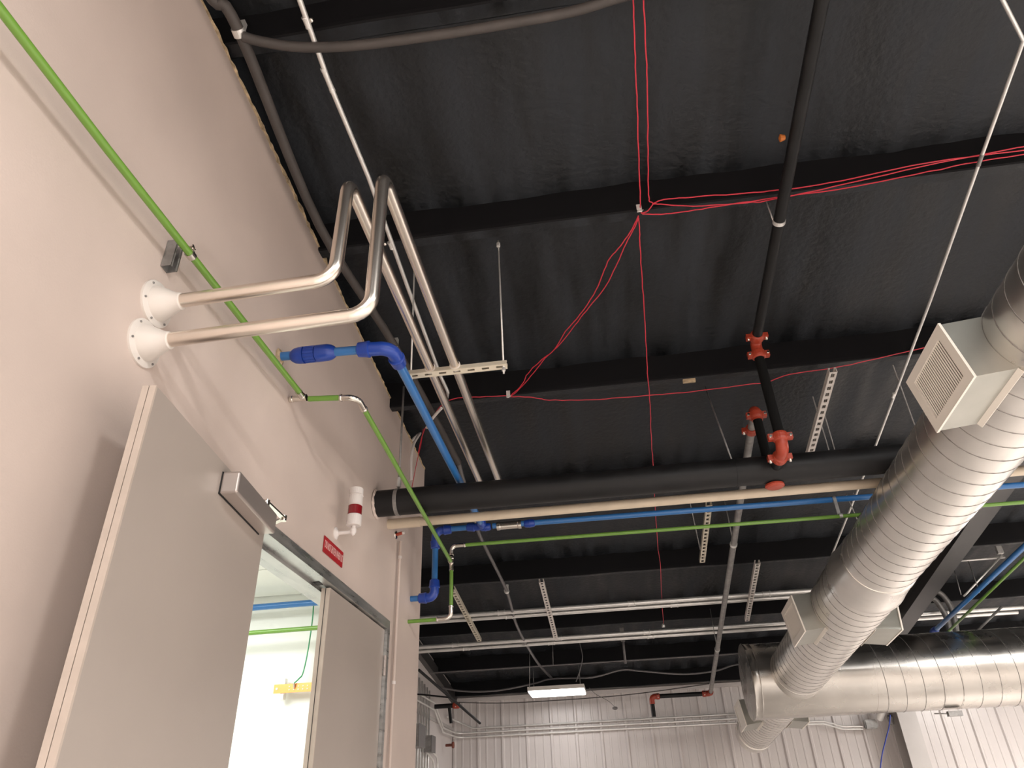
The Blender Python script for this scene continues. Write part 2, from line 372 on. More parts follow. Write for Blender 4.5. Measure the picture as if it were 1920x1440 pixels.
# vertical conduit on the wall by the corner, and the small red nozzle
c0 = W(-.985, 3.34, 1.2)
vc = thing('wall_conduit', c0, 'thin painted conduit running down the wall beside the corner', 'conduit')
T_('tube', [W(-.985, 3.34, 1.22), W(-.985, 3.34, FZ)], .010, PAINT, vc)
for z in (1.13, .55): pf('strap', W(-.985, 3.34, z), (0, 0, 1), [(0, .014), (.02, .014)], WHITEP, vc, 12)
p = pX(742, 1003, -1)
sp = thing('wall_nozzle', p, 'small red nozzle with chrome ring under the beige pipe', 'nozzle')
pf('ring', p, (1, 0, 0), [(0, .032), (.006, .03), (.01, .012)], NICKEL, sp)
T_('stem', [p, p+V((.05, 0, .012))], .012, REDF, sp); pf('tip', p+V((.05, 0, .012)), (1, 0, .2), [(0, .013), (.015, .013), (.018, .008)], WHITEP, sp)

# ------------------------------------------------------------------ fittings
def sleeve(name, c, axis, r, l, m, par, rim=1.12):
    return pf(name, V(c)-V(axis).normalized()*l/2, axis, [(0, r*rim), (l*.12, r*rim), (l*.16, r), (l*.84, r), (l*.88, r*rim), (l, r*rim)], m, par, 18)
def pressfit(name, pts, r, par):        # nickel elbow or tee leg with bead ends
    pts = fillet([V(p) for p in pts], .055, 7); bm = bmesh.new(); tube(bm, pts, r*1.12, 16)
    for e, f in ((pts[0], pts[1]), (pts[-1], pts[-2])):
        d = (f-e).normalized(); prof(bm, e, d, [(0, r*1.12), (.003, r*1.35), (.011, r*1.35), (.014, r*1.12)], 16)
    return obj(name, bm, NICKEL, par, smooth=True)
def coupling(c, axis, r, par, L=.07, rot=0):    # grooved red coupling with two bolts
    a, s, u = basis(axis); s, u = s*math.cos(rot)+u*math.sin(rot), u*math.cos(rot)-s*math.sin(rot)
    bm = bmesh.new(); prof(bm, c-a*L/2, a, [(0, r*1.12), (L*.1, r*1.35), (L*.3, r*1.42), (L*.7, r*1.42), (L*.9, r*1.35), (L, r*1.12)], 20)
    for sg_ in (-1, 1): obox(bm, c+s*sg_*r*1.7, a*L*.34, s*r*.5, u*r*.5)
    o = obj('coupling', bm, REDF, par)
    for sg_ in (-1, 1):
        bm = bmesh.new(); tube(bm, [c+s*sg_*r*1.8-u*r*.95, c+s*sg_*r*1.8+u*r*.95], [.008, .0085], 8); obj('bolt', bm, NICKEL, o)
def rod(p, q, r=.005, name='threaded_rod', par=None, m=ZINCD): return T_(name, [p, q], r, m, par, seg=8)
def strut(name, p, q, w_=.041, d=.041, m=IVORY, par=None, label=None, face=V((0, 0, -1)), pitch=.048, hole=.42, hl=.55):
    """slotted channel from p to q; slotted web looks along face"""
    a = (q-p); L = a.length; a.normalize(); f = (face-a*face.dot(a)).normalized(); s = a.cross(f)
    bm = bmesh.new(); n = max(1, int(L/pitch)); pt = L/n; hw = w_/2; hh = hw*hole
    def quad(t0, t1, s0, s1):
        for zz in (0, -.003):
            bm.faces.new([bm.verts.new(p+a*t+s*x+f*zz) for t, x in ((t0, s0), (t1, s0), (t1, s1), (t0, s1))])
    for i in range(n):
        t0 = i*pt; t1 = t0+pt; h0 = t0+pt*(1-hl)/2; h1 = t1-pt*(1-hl)/2
        quad(t0, t1, -hw, -hh); quad(t0, t1, hh, hw); quad(t0, h0, -hh, hh); quad(h1, t1, -hh, hh)
    for sg_ in (-1, 1): obox(bm, p+a*L/2+s*sg_*hw-f*d/2, a*L/2, s*.0015, f*d/2); obox(bm, p+a*L/2+s*sg_*(hw-.006)-f*d, a*L/2, s*.006, f*.0015)
    o = obj(name, bm, m, par, origin=p if par is None else None)
    return o

# ------------------------------------------------------------------ green compressed-air line
RG = .0145
gp = thing('green_air_line', W(-.93, 1.96, 1.272), 'green pipe line along the wall, around the corner and across the hall', 'pipe')
gx = -.948
T_('pipe', [W(gx, -.6, 1.262), W(gx, .9, 1.245), W(gx, 1.955, 1.258)], RG, GREEN, gp)
zt = 1.256; Pt = W(gx, 1.96, zt); Pe = W(-.757, 1.96, 1.232)
T_('pipe', [W(-.93, 1.975, zt-.004), W(-.80, 1.975, 1.242)], RG, GREEN, gp)
T_('pipe', [W(-1.005, 1.975, zt), W(-.98, 1.975, zt)], RG, NICKEL, gp, label='nickel stub into the wall')
sleeve('tee', W(-.965, 1.972, zt), (1, 0, 0), RG*1.15, .085, NICKEL, gp)
sleeve('tee_neck', W(gx, 1.945, zt), (0, 1, 0), RG*1.15, .05, NICKEL, gp)
gy = 3.593; gxv = -.778
pressfit('elbow', [W(-.82, 1.975, 1.243), W(-.757, 1.975, 1.236), W(-.757, 2.05, 1.232)], RG, gp)
T_('pipe', [W(-.757, 2.045, 1.232), W(gxv, 3.56, 1.172)], RG, GREEN, gp)
sleeve('tee', W(gxv, gy, 1.165), (0, 0, 1), RG*1.15, .11, NICKEL, gp); sleeve('tee_neck', W(gxv, 3.57, 1.17), (0, 1, 0), RG*1.15, .04, NICKEL, gp)
pressfit('elbow', [W(gxv, gy, 1.21), W(gxv, gy, 1.262), W(gxv+.075, gy, 1.262)], RG, gp)
T_('pipe', [W(gxv, gy, 1.13), W(gxv, gy, .945)], RG, GREEN, gp)
pressfit('elbow', [W(gxv, gy, .95), W(gxv, gy, .885), W(gxv-.075, gy, .885)], RG, gp)
T_('pipe', [W(gxv-.07, gy, .885), W(-1.12, gy, .884)], RG, GREEN, gp); T_('room_pipe', [W(-1.12, gy, .888), W(-3.0, gy, .876)], .0175, GREEN, gp)
GX2 = 2.7
T_('pipe', [W(gxv+.07, gy, 1.262), W(GX2-.05, gy, 1.247)], RG, GREEN, gp)
bend = pX(1920, 1045, GX2); e2 = pX(1768, 1192, GX2-.02)
# strut bracket with pipe clamp on the wall run
br = thing('wall_pipe_clamp', pX(322, 490, -1), 'short channel bracket with clamp holding the green pipe to the wall', 'pipe clamp')
Pc = W(gx, 1.235, 1.248)
c = V((A*-1+.022, Pc.y-.022, Pc.z-.03))
bm = bmesh.new()
for dx, dy, hx, hy in ((-.02, 0, .0015, .02), (.0, -.02, .0205, .0015), (.0, .02, .0205, .0015), (.019, -.016, .0015, .005), (.019, .016, .0015, .005)):
    box(bm, c+V((dx-hx, dy-hy, -.05)), c+V((dx+hx, dy+hy, .075)))
obj('channel', bm, ZINCD, br)
bm = bmesh.new(); prof(bm, Pc-V((0, .012, 0)), (0, 1, 0), [(0, RG*1.25), (.026, RG*1.25)], 18); obj('clamp_ring', bm, NICKEL, br)
bm = bmesh.new()
for dz in (.02, .034): obox(bm, Pc+V((-.004, 0, dz)), V((.012, 0, 0)), V((0, .012, 0)), V((0, 0, .0015)))
tube(bm, [Pc+V((0, 0, .016)), Pc+V((0, 0, .05))], .004, 8); tube(bm, [Pc+V((0, 0, .034)), Pc+V((0, 0, .042))], .008, 6, smooth=False); obj('clamp_bolt', bm, NICKEL, br)

# ------------------------------------------------------------------ blue line
RB = .025
bp = thing('blue_air_line', W(-1, 1.862, 1.368), 'blue pipe line with dark blue fittings from the wall and across the hall', 'pipe')
def bfit(c, axis, r, L, n=2): # ribbed coupling
    a = V(axis).normalized(); o = pf('fitting', V(c)-a*L/2, a, [(0, r*1.05), (L*.05, r*1.35), (L*.2, r*1.55), (L*.46, r*1.6), (L*.47, r*1.72), (L*.53, r*1.72), (L*.54, r*1.6), (L*.8, r*1.55), (L*.95, r*1.35), (L, r*1.05)], BLUEF, bp, 22, smooth=False)
    for f in o.data.polygons: f.use_smooth = True
    return o
def belbow(pts, r):
    p = fillet([V(q) for q in pts], .06, 8); bm = bmesh.new(); tube(bm, p, r*1.42, 20)
    for e, f in ((p[0], p[1]), (p[-1], p[-2])):
        d = (f-e).normalized(); prof(bm, e-d*.02, d, [(0, r*1.1), (.006, r*1.5), (.05, r*1.66), (.054, r*1.72), (.062, r*1.72), (.066, r*1.42)], 20)
    o = obj('elbow', bm, BLUEF, bp)
    for f in o.data.polygons: f.use_smooth = True
by, bz = 1.862, 1.355
T_('pipe', [W(-1.01, by, bz+.005), W(-.70, by, bz-.005)], RB*.9, BLUE, bp)
o_ = pf('fitting', W(-.958, by, bz), (1, 0, 0), [(0, RB), (.006, RB*1.2), (.02, RB*1.55), (.045, RB*1.72), (.068, RB*1.75), (.0685, RB*1.4), (.073, RB*1.4), (.0735, RB*1.62), (.128, RB*1.62), (.1285, RB*1.4), (.133, RB*1.4), (.1335, RB*1.75), (.19, RB*1.72), (.212, RB*1.5), (.226, RB*1.15), (.23, RB)], BLUEF, bp, 26)
for f in o_.data.polygons: f.use_smooth = True
bm = bmesh.new()
for k in range(14):
    q = k*math.pi/7; c_ = W(-.958, by, bz)+V((.1, math.cos(q)*RB*1.6, math.sin(q)*RB*1.6)); obox(bm, c_, V((.028, 0, 0)), V((0, .002, 0)), V((0, 0, .002)))
obj('grip_ribs', bm, BLUEF, o_, kind='stuff')
belbow([W(-.715, by, bz-.004), W(-.612, by, bz-.01), W(-.612, by+.085, bz-.013)], RB)
T_('pipe', [W(-.612, by+.09, bz-.013), W(-.612, 3.56, 1.362)], RB, BLUE, bp)
y3 = 3.626; bv = -.875; zb = 1.367
belbow([W(-.612, 3.54, zb), W(-.612, y3, zb), W(-.69, y3, zb+.004)], RB*.85)
T_('pipe', [W(-.69, y3, zb+.003), W(-.79, y3, zb+.003)], RB*.9, BLUE, bp)
belbow([W(-.80, y3, zb), W(bv, y3, zb), W(bv, y3, zb-.09)], RB*.95)
T_('pipe', [W(bv, y3, zb-.08), W(bv, y3, 1.09)], RB*.95, BLUE, bp)
belbow([W(bv, y3, 1.085), W(bv, y3, 1.005), W(-.945, y3, 1.007)], RB)
T_('pipe', [W(-.95, y3, 1.007), W(-1.13, y3, 1.007)], RB*.9, BLUE, bp)
T_('room_pipe', [W(-1.125, y3, 1.025), W(-1.6, y3, 1.025), W(-3, y3, 1.012)], .025, BLUE, bp)
T_('pipe', [W(-.56, y3, 1.367), W(2.56, y3, 1.349)], RB*.9, BLUE, bp)
sleeve('valve_body', W(-.47, y3, 1.364), (1, 0, 0), .031, .20, NICKEL, bp)
bfit(W(-.36, y3, 1.364), (1, 0, 0), RB*.8, .09); bfit(W(-.60, y3, 1.364), (1, 0, 0), RB*.8, .09)
pf('rag', W(-1.0, by, bz), (1, 0, 0), [(0, .001), (.001, .05), (.004, .035), (.012, .025)], TAN, bp, 9, label='torn sealant around the hole')
# run going away beyond the rafter
bx2 = 2.6; s_ = pX(1920, 1025, bx2); e_ = pX(1752, 1183, bx2)
d_ = (e_-s_); near = s_-d_*((s_.y-A*y3)/d_.y)
belbow([W(2.50, y3, 1.349), V((A*bx2, A*y3, near.z)), near+d_.normalized()*.12], RB*.9)
T_('pipe', [near+d_.normalized()*.1, e_], RB, BLUE, bp); bfit(e_, d_, RB, .16)
gs = pX(1920, 1047, GX2); ge = pX(1772, 1190, GX2); gd = ge-gs; gn = gs-gd*((gs.y-A*gy)/gd.y)
pressfit('elbow', [W(GX2-.06, gy, 1.247), V((A*GX2, A*gy, gn.z)), gn+gd.normalized()*.09], RG, gp)
T_('pipe', [gn+gd.normalized()*.08, ge], RG, GREEN, gp)

for x, lab in ((1.22, 'strap hanger tying the blue and green pipes left of the duct'),):
    q = W(x, y3, 1.357); t = thing('pipe_strap', q, lab, 'pipe hanger')
    pf('blue_clamp', q-V((.012, 0, 0)), (1, 0, 0), [(0, RB*1.08), (.024, RB*1.08)], ZINCD, t, 16)
    g_ = W(x, gy, 1.256); pf('green_clamp', g_-V((.012, 0, 0)), (1, 0, 0), [(0, RG*1.25), (.024, RG*1.25)], ZINC, t, 16)
    bm = bmesh.new(); m_ = (q+g_)/2; obox(bm, m_, V((.012, 0, 0)), V((0, .004, 0)), V((0, 0, .07))); obj('strap', bm, ZINCD, t)
# ------------------------------------------------------------------ polished steel pipes with wall flanges
RS = .0255
for nm, yw, zw, xe, zt_, xr, lab in (('a', 1.228, 1.092, -.555, 1.432, -.549, 'polished steel pipe from the upper wall flange, bent up and away under the roof'),
                                  ('b', 1.225, .975, -.457, 1.434, -.456, 'polished steel pipe from the lower wall flange, bent up and away under the roof')):
    t = thing('steel_pipe', W(-1, yw, zw), lab, 'pipe', 'twin polished steel pipes')
    T_('pipe', [W(-.99, yw, zw), W(xe, yw, zw+.012), W(xr, yw, zt_), W(xr, 3.3, 1.43), W(-1.01, 3.3, 1.43)], RS, STEEL, t, fil=[0, .075, .06, .06, 0], seg=24)
    o = pf('wall_flange', W(-1, yw, zw), (1, 0, 0), [(0, .088), (.008, .088), (.011, .082), (.014, .066), (.03, .062), (.06, .046), (.085, .034), (.1, .031), (.102, .027)], WHITE, t, 36, label='white conical flange')
    for f in o.data.polygons: f.use_smooth = True
    for k in range(6):
        q = k*math.pi/3+.3; cc = W(-1, yw, zw)+V((.01, math.cos(q)*.077, math.sin(q)*.077)); bm = bmesh.new(); tube(bm, [cc, cc+V((.006, 0, 0))], .004, 8); obj('screw', bm, ZINCD, o)
# trapeze hanger under them
ty = 2.14; tz = 1.408
L0 = W(-.63, ty, tz); L1 = W(-.275, ty, tz)
th = thing('trapeze_hanger', (L0+L1)/2, 'cream slotted channel on two rods carrying the twin steel pipes', 'pipe hanger')
strut('channel', L0-V((.01, 0, .0)), L1+V((.015, 0, 0)), par=th, w_=.036, d=.03, pitch=.078, hl=.5, hole=.34, face=V((0, -.3, -1)))
for x in (-.622, -.278):
    rod(W(x, ty, tz-.03), W(x, ty-.03, zr(ty-.03, 2.25)+.02), .005, par=th, m=ZINC)
    bm = bmesh.new(); tube(bm, [W(x, ty, tz-.018), W(x, ty, tz-.006)], .011, 6, smooth=False); obj('nut', bm, ZINC, th)
    bm = bmesh.new(); tube(bm, [W(x, ty-.03, zr(ty-.03, 2.25)-.012), W(x, ty-.03, zr(ty-.03, 2.25)+.005)], .012, 6, smooth=False); obj('nut', bm, ZINC, th)
for x in (-.549, -.456): pf('pipe_clamp', W(x, ty-.012, 1.431), (0, 1, 0), [(0, RS*1.18), (.035, RS*1.18)], WHITE, th)

# ------------------------------------------------------------------ large black main and the beige pipe
R6 = .0915
py, pz = 2.965, 1.27
bm_ = thing('black_main_pipe', W(-1, py, pz), 'large black painted main crossing the hall from the wall', 'pipe')
T_('pipe', [W(-1.02, py, pz), W(4.6, py, pz)], R6, BLACKP, bm_, seg=32)
pf('hanger_strap', W(-.905, py, pz), (1, 0, 0), [(0, R6+.003), (.025, R6+.003)], ZINCD, bm_, 32)
rod(W(-.897, py, pz+.06), W(-.897, py+.0, zr(py)+.03), .008, par=bm_)
pf('hanger_nut', W(-.897, py, pz+.075), (0, 0, 1), [(0, .016), (.07, .014)], ZINC, bm_, 8)
bm = bmesh.new(); prof(bm, W(-1, py, pz), (1, 0, 0), [(0, R6+.014), (.006, R6+.01), (.014, R6+.002)], 22)
for v in bm.verts: v.co += V((random.uniform(0, .006), random.uniform(-.006, .006), random.uniform(-.008, .006)))
obj('torn_collar', bm, PAINT, bm_, label='ragged plaster edge around the hole')
rp = pR(1300, 716, 2.2); rod(W(.62, py, pz+.06), V((A*.62, rp.y+.25, CZ+A*zr(2.95))), .006, par=bm_)
for x in (.62, 1.9): pf('hanger_strap', W(x, py, pz), (1, 0, 0), [(0, R6+.002), (.02, R6+.002)], BLACKP, bm_, 32)
q0 = pX(728, 983, -1)
by_, bz_ = q0.y/A, (q0.z-CZ)/A
RBg = .033
bg_ = thing('beige_pipe', q0, 'beige plastic pipe running just behind and below the black main', 'pipe')
pe = pY(1640, 906, by_)
T_('pipe', [W(-1.01, by_, bz_), V((pe.x, pe.y, (pe.z+q0.z)/2)), W(4.6, by_, bz_)], RBg, BEIGE, bg_, seg=20)
for x in (-.83,): pf('coupling', W(x-.17, by_, bz_), (1, 0, 0), [(0, RBg*1.14), (.24, RBg*1.14)], BEIGE, bg_, 20)
pf('coupling', W(2.3, by_, bz_), (1, 0, 0), [(0, RBg*1.14), (.1, RBg*1.14)], BEIGE, bg_, 20)

# ------------------------------------------------------------------ sprinkler branches with red couplings
RP2 = .0305
sx, sy = .787, 2.75
top1 = V((A*sx, A*sy, CZ+A*1.79))
s1 = thing('sprinkler_riser', top1, 'black pipe with red couplings dropping from the roof onto the black main', 'pipe')
far1 = pR(1541, 0, 2.13); nrm_ = (far1-top1).normalized(); ext = far1+nrm_*3.0
T_('pipe', [ext, far1, top1+nrm_*.06], RP2*1.05, BLACKP, s1, label='long run toward the front, glossy black', seg=20)
T_('elbow', [top1+nrm_*.08, top1, top1-V((0, 0, .1))], RP2*1.2, REDF, s1, fil=.05)
coupling(top1+nrm_*.07, nrm_, RP2*1.05, s1, .06, 0); coupling(top1-V((0, 0, .09)), V((0, 0, 1)), RP2*1.05, s1, .06, 1.57)
bot1 = V((A*sx, A*sy, CZ+A*1.262))
T_('pipe', [top1-V((0, 0, .1)), bot1+V((0, 0, .08))], RP2*1.05, BLACKM, s1, seg=20)
T_('elbow', [bot1+V((0, 0, .09)), bot1, bot1+V((0, .14, 0))], RP2*1.25, REDF, s1, fil=.06)
coupling(bot1+V((0, 0, .085)), V((0, 0, 1)), RP2*1.1, s1, .06, 1.57); coupling(bot1+V((0, .12, 0)), V((0, 1, 0)), RP2*1.1, s1, .06, 0)
T_('outlet', [bot1+V((0, .14, 0)), bot1+V((0, .26, 0))], RP2*1.15, BLACKP, s1)
cl = far1.lerp(top1, .66); q1 = far1+(top1-far1)*((A*2.06-far1.y)/(top1.y-far1.y))
pf('pipe_band', q1, nrm_, [(-.012, RP2*1.15), (.012, RP2*1.15)], ZINC, s1)
T_('hanger_strap', [q1+V((-.03, 0, .0)), q1+V((-.035, 0, .16))], .004, ZINC, s1, seg=6)
q1 = pR(1478, 257, 2.13); pf('orange_plug', q1-V((RP2+.016, 0, 0)), (1, 0, 0), [(0, .006), (.006, .02), (.014, .018), (.03, .012)], ORNG, s1, 10, label='orange plug on the side')
pf('lower_coupling', W(.78, py+.02, pz)-V((0, 0, R6+.004)), (0, 0, -1), [(0, .06), (.012, .062), (.02, .05), (.024, .03)], REDF, s1)

s2t = W(.77, py+.0, 1.575)
s2 = thing('sprinkler_branch', s2t, 'gray sprinkler branch rising off the main and running back to the far wall', 'pipe')
e2_ = pZ(1332, 1300, 1.0); dd2 = (e2_-s2t)
st2 = s2t+V((0, 0, 0)); dn = dd2.normalized()
T_('pipe', [W(.77, py, pz+.05), s2t-V((0, 0, .08))], RP2, BLACKM, s2, seg=20)
T_('elbow', [s2t-V((0, 0, .09)), s2t, s2t+dn*.1], RP2*1.25, REDF, s2, fil=.05)
coupling(s2t-V((0, 0, .05)), V((0, 0, 1)), RP2, s2, .06, 1.57); coupling(s2t+dn*.26, dn, RP2, s2, .06, 0)
T_('pipe', [s2t+dn*.1, e2_], RP2*.93, ZINCD, s2, seg=20)
k1 = pY(1222, 1310, e2_.y/A)
k1 = V((k1.x, e2_.y, e2_.z)); k2 = k1-V((0, 0, .27))
T_('elbow', [e2_-dn*.08, e2_, e2_-V((.1, 0, 0))], RP2*1.3, REDF, s2, fil=.05); coupling(e2_-V((.09, 0, 0)), V((1, 0, 0)), RP2, s2, .06)
T_('pipe', [e2_-V((.1, 0, 0)), k1+V((.08, 0, 0))], RP2, BLACKP, s2)
T_('elbow', [k1+V((.1, 0, 0)), k1, k1-V((0, 0, .1))], RP2*1.25, REDF, s2, fil=.05); coupling(k1+V((.09, 0, 0)), V((1, 0, 0)), RP2, s2, .06); 
T_('drop', [k1-V((0, 0, .09)), k2], RP2, BLACKP, s2)
for f in (.3, .72): q = s2t.lerp(e2_, f); pf('pipe_band', q, dn, [(-.015, RP2*1.1), (.015, RP2*1.1)], ZINC, s2); T_('hanger_rod', [q, V((q.x, q.y, CZ+A*zr(q.y/A)+.1))], .005, ZINCD, s2, seg=6)

# ------------------------------------------------------------------ pipes and hoses under the roof
def rpath(px, h=2.2): return [pR(u, v, h) for u, v in px]
def smoothpath(P, n=6):
    out = []
    for i in range(len(P)-1):
        p0 = P[max(i-1, 0)]; p1 = P[i]; p2 = P[i+1]; p3 = P[min(i+2, len(P)-1)]
        for k in range(n):
            t = k/n; out.append(.5*((2*p1)+(-p0+p2)*t+(2*p0-5*p1+4*p2-p3)*t*t+(-p0+3*p1-3*p2+p3)*t**3))
    out.append(P[-1]); return out
P = [pR(325, -95)]+rpath([(400, 0), (450, 62), (600, 425), (742, 652), (860, 868), (893, 985), (912, 1030), (950, 1108), (966, 1165), (985, 1205), (1010, 1245), (1035, 1272)])
dk = thing('dark_roof_pipe', P[2], 'dark gray pipe snaking under the roof along the top of the wall', 'pipe')
T_('pipe', smoothpath(P[:6]), .0265, DARKPIPE, dk); T_('pipe', smoothpath(P[5:]), .0175, GREYPIPE, dk, label='lighter gray far stretch')
for (u, v), (a_, b_) in (((448, 60), (P[2], P[3])), ((740, 651), (P[4], P[5])), ((950, 1108), (P[8], P[9])), ((983, 1207), (P[10], P[11]))):
    q = pR(u, v); ax_ = (b_-a_).normalized(); o = pf('clamp', q, ax_, [(-.018, .03), (.018, .03)], ZINC, dk)
    bm = bmesh.new(); obox(bm, q+V((.01, 0, .04)), V((.012, 0, 0)), V((0, .014, 0)), V((0, 0, .03))); obj('clamp_ear', bm, ZINC, dk)
P = smoothpath([pR(u, v, 2.19) for u, v in ((455, 68), (490, 78), (560, 88), (660, 86), (760, 74), (870, 58), (1000, 36), (1080, 20), (1165, -6), (1260, -32))]); tag(T_('curved_hose', P, .023, DARKPIPE), 'dark rubbery hose curving along the nearest roof purlin', 'hose')
cdt = thing('steel_conduit', pR(562, 0), 'thin galvanized conduit running down the roof between the dark pipe and steel pipes', 'conduit')
P = rpath([(548, -40), (562, 0), (617, 155), (690, 330), (765, 540), (826, 705)])+rpath([(840, 735)], 2.2)+[pR(836, 755, 2.28)]
T_('tube', fillet(P, .09, 10), .0125, ZINC, cdt)
for u, v in ((575, 42), (615, 150), (733, 460)):
    q = pR(u, v); ax_ = (P[3]-P[2]).normalized(); sleeve('connector', q, ax_, .0135, .05 if v != 150 else .12, ZINC, cdt)
for u, v in ((584, 38), (722, 457)): pf('clip_screw', pR(u, v, 2.21), (0, -.4, -1), [(0, .012), (.01, .009), (.014, .003)], NICKEL, cdt, 10)
# white curved conduit behind the blue pipe, at the wall corner
P = smoothpath([pR(u, v, 2.17) for u, v in ((828, 765), (812, 783), (800, 802))]); wcv = tag(T_('short_conduit', P, .011, WHITEP), 'short white bent conduit under the roof left of the steel pipes', 'conduit')
P = [W(-1.05, 3.55, 1.85)]+[pX(u, v, -.96) for u, v in ((787, 812), (776, 832), (771, 860), (771, 900))]; tag(T_('curved_conduit', smoothpath(P), .012, WHITEP), 'white curved conduit dropping at the wall corner above the black main', 'conduit')
P = [pX(u, v, -.93) for u, v in ((795, 790), (790, 830), (783, 860), (775, 900), (770, 930))]; tag(T_('red_wire', smoothpath(P), .003, REDC, seg=6), 'dark red wire hanging at the wall corner above the black main', 'cable')

# right-hand conduit / brace rod
cr_ = thing('long_brace_conduit', pR(1919, 80), 'long thin galvanized conduit crossing the roof at the right', 'conduit')
P = [pR(1919, 76, 2.2), pR(1838, 300, 2.2), pR(1745, 562, 2.18), pR(1640, 840, 2.17), pR(1560, 1040, 2.17)]
T_('tube', P, .0095, ZINC, cr_); sleeve('connector', P[1], P[2]-P[1], .0105, .07, ZINCD, cr_); sleeve('connector', pR(1675, 741, 2.175), P[3]-P[2], .0105, .05, ZINC, cr_)
T_('tube', [pR(1919, 76, 2.2), pR(1880, 0, 2.2), pR(1850, -60, 2.2)], .0095, ZINC, cr_)

# perforated struts between the purlins
for a_, b_, wv, m, lab in (((1015, 1092), (1042, 1198), .052, WHITE, 'white slotted channel spanning two purlins above the twin white conduits, left of centre'),
                       ((848, 1106), (899, 1203), .052, IVORY, 'yellowish slotted channel leaning beside the green drop pipe'),
                       ((1330, 948), (1317, 1055), .052, IVORY, 'cream slotted channel below the green pipe, right of centre'),
                       ((1563, 698), (1518, 858), .052, WHITE, 'white slotted channel behind the black main near the big duct'),
                       ((1421, 1057), (1401, 1165), .052, WHITE, 'white slotted channel crossing the white conduits beside the sprinkler branch')):
    tag(strut('slotted_channel', pR(*a_, 2.16), pR(*b_, 2.16), wv, m=m, pitch=.075, hole=.5, hl=.5), lab, 'strut', 'slotted channels under the roof')
# rods seen between
for i, (a_, b_, h, lab) in enumerate((((1524, 744), (1556, 850), 2.14, 'thin rod passing behind the slotted channel near the duct, left one'),
                            ((1543, 768), (1567, 850), 2.12, 'thin rod passing behind the slotted channel near the duct, right one'),
                            ((1674, 684), (1716, 800), 2.15, 'thin rod crossing the long conduit left of the large grille'),
                            ((1292, 935), (1313, 1030), 2.15, 'thin rod just left of the cream slotted channel'),
                            ((1586, 925), (1612, 985), 2.1, 'thin rod between blue and green pipes beside the duct'))):
    tag(rod(pR(*a_, h+.05), pR(*b_, h-.12 if i > 2 else h), .005), lab, 'rod')
tag(obj('beam_bracket', (lambda b: (obox(b, pR(1292, 714, 2.2), V((.045, 0, 0)), V((0, .012, 0)), V((0, 0, .012))), b)[1])(bmesh.new()), TAN), 'tan foam-crusted bracket on a purlin above the middle of the black main', 'bracket')

# ------------------------------------------------------------------ bright conduits along the purlins
def runX(name, u0, v0, u1, v1, r, m, lab, group=None, h=2.2, x1=None, fits=()):
    a_ = pR(u0, v0, h); b_ = pR(u1, v1, h); Yc = (a_.y+b_.y)/2; Zc = (a_.z+b_.z)/2
    a_ = V((a_.x, Yc, Zc)); b_ = V((b_.x if x1 is None else A*x1, Yc, Zc))
    t = thing(name, a_, lab, 'conduit', group)
    T_('tube', [a_, b_], r, m, t, seg=12)
    for x in fits: sleeve('connector', V((a_.x+(b_.x-a_.x)*x, Yc, Zc)), (1, 0, 0), r*1.12, .09, m, t)
    return t
runX('white_conduit', 783, 1161, 1520, 1106, .0265, ZINC, 'upper of the two bright conduits on the nearer purlin', 'bright conduits', x1=1.95, fits=(.2, .5, .8))
runX('white_conduit', 783, 1169.5, 1520, 1114, .0265, ZINC, 'lower of the two bright conduits on the nearer purlin', 'bright conduits', h=2.2, x1=1.95, fits=(.22, .6))
runX('white_conduit', 783, 1218, 1480, 1163, .0265, ZINC, 'upper of the two bright conduits on the farther purlin', 'bright conduits', x1=3.4, fits=(.07, .25, .4))
runX('white_conduit', 783, 1226, 1480, 1171, .0265, ZINC, 'lower of the two bright conduits on the farther purlin', 'bright conduits', x1=3.4, fits=(.09, .24, .41))
runX('thin_pipe', 775, 1261, 1390, 1228, .011, GREYPIPE, 'thin gray pipe running straight across below the farther bright conduits')['category'] = 'pipe'
P = smoothpath([pY(u, v, 7.5) for u, v in ((820, 1288), (870, 1296), (930, 1295), (1000, 1282), (1035, 1273), (1110, 1270), (1165, 1256), (1200, 1258), (1280, 1264), (1340, 1258), (1372, 1248), (1400, 1243))])
tag(T_('drooping_hose', P, .013, GREYPIPE), 'thin gray hose drooping in swags above the bright light fixture', 'hose')
P = smoothpath([pY(u, v, 7.0) for u, v in ((1098, 1180), (1088, 1178), (1086, 1200), (1092, 1230), (1088, 1255), (1080, 1278))]); tag(T_('hanging_cable', P, .007, GREYPIPE, seg=8), 'thin gray cable looping down to the right end of the light fixture', 'cable')
P = smoothpath([pY(u, v, 8.1) for u, v in ((860, 1317), (950, 1318), (1090, 1310), (1200, 1300), (1330, 1282))]); tag(T_('draped_cable', P, .007, DARKPIPE, seg=8), 'thin dark cable draped along the top of the ribbed far wall', 'cable')
ps = pY(1153, 1326, 7.9); sn = thing('hanging_sensor', ps, 'small round gray sensor hanging right of the light fixture', 'sensor')
pf('disc', ps, (0, -.4, -1), [(0, .012), (.01, .04), (.02, .04), (.03, .025), (.034, .01)], GREYPIPE, sn); T_('cord', smoothpath([ps, pY(1140, 1314, 7.9), pY(1118, 1302, 7.9), pY(1105, 1290, 7.7)]), .004, GREYPIPE, sn, seg=6)
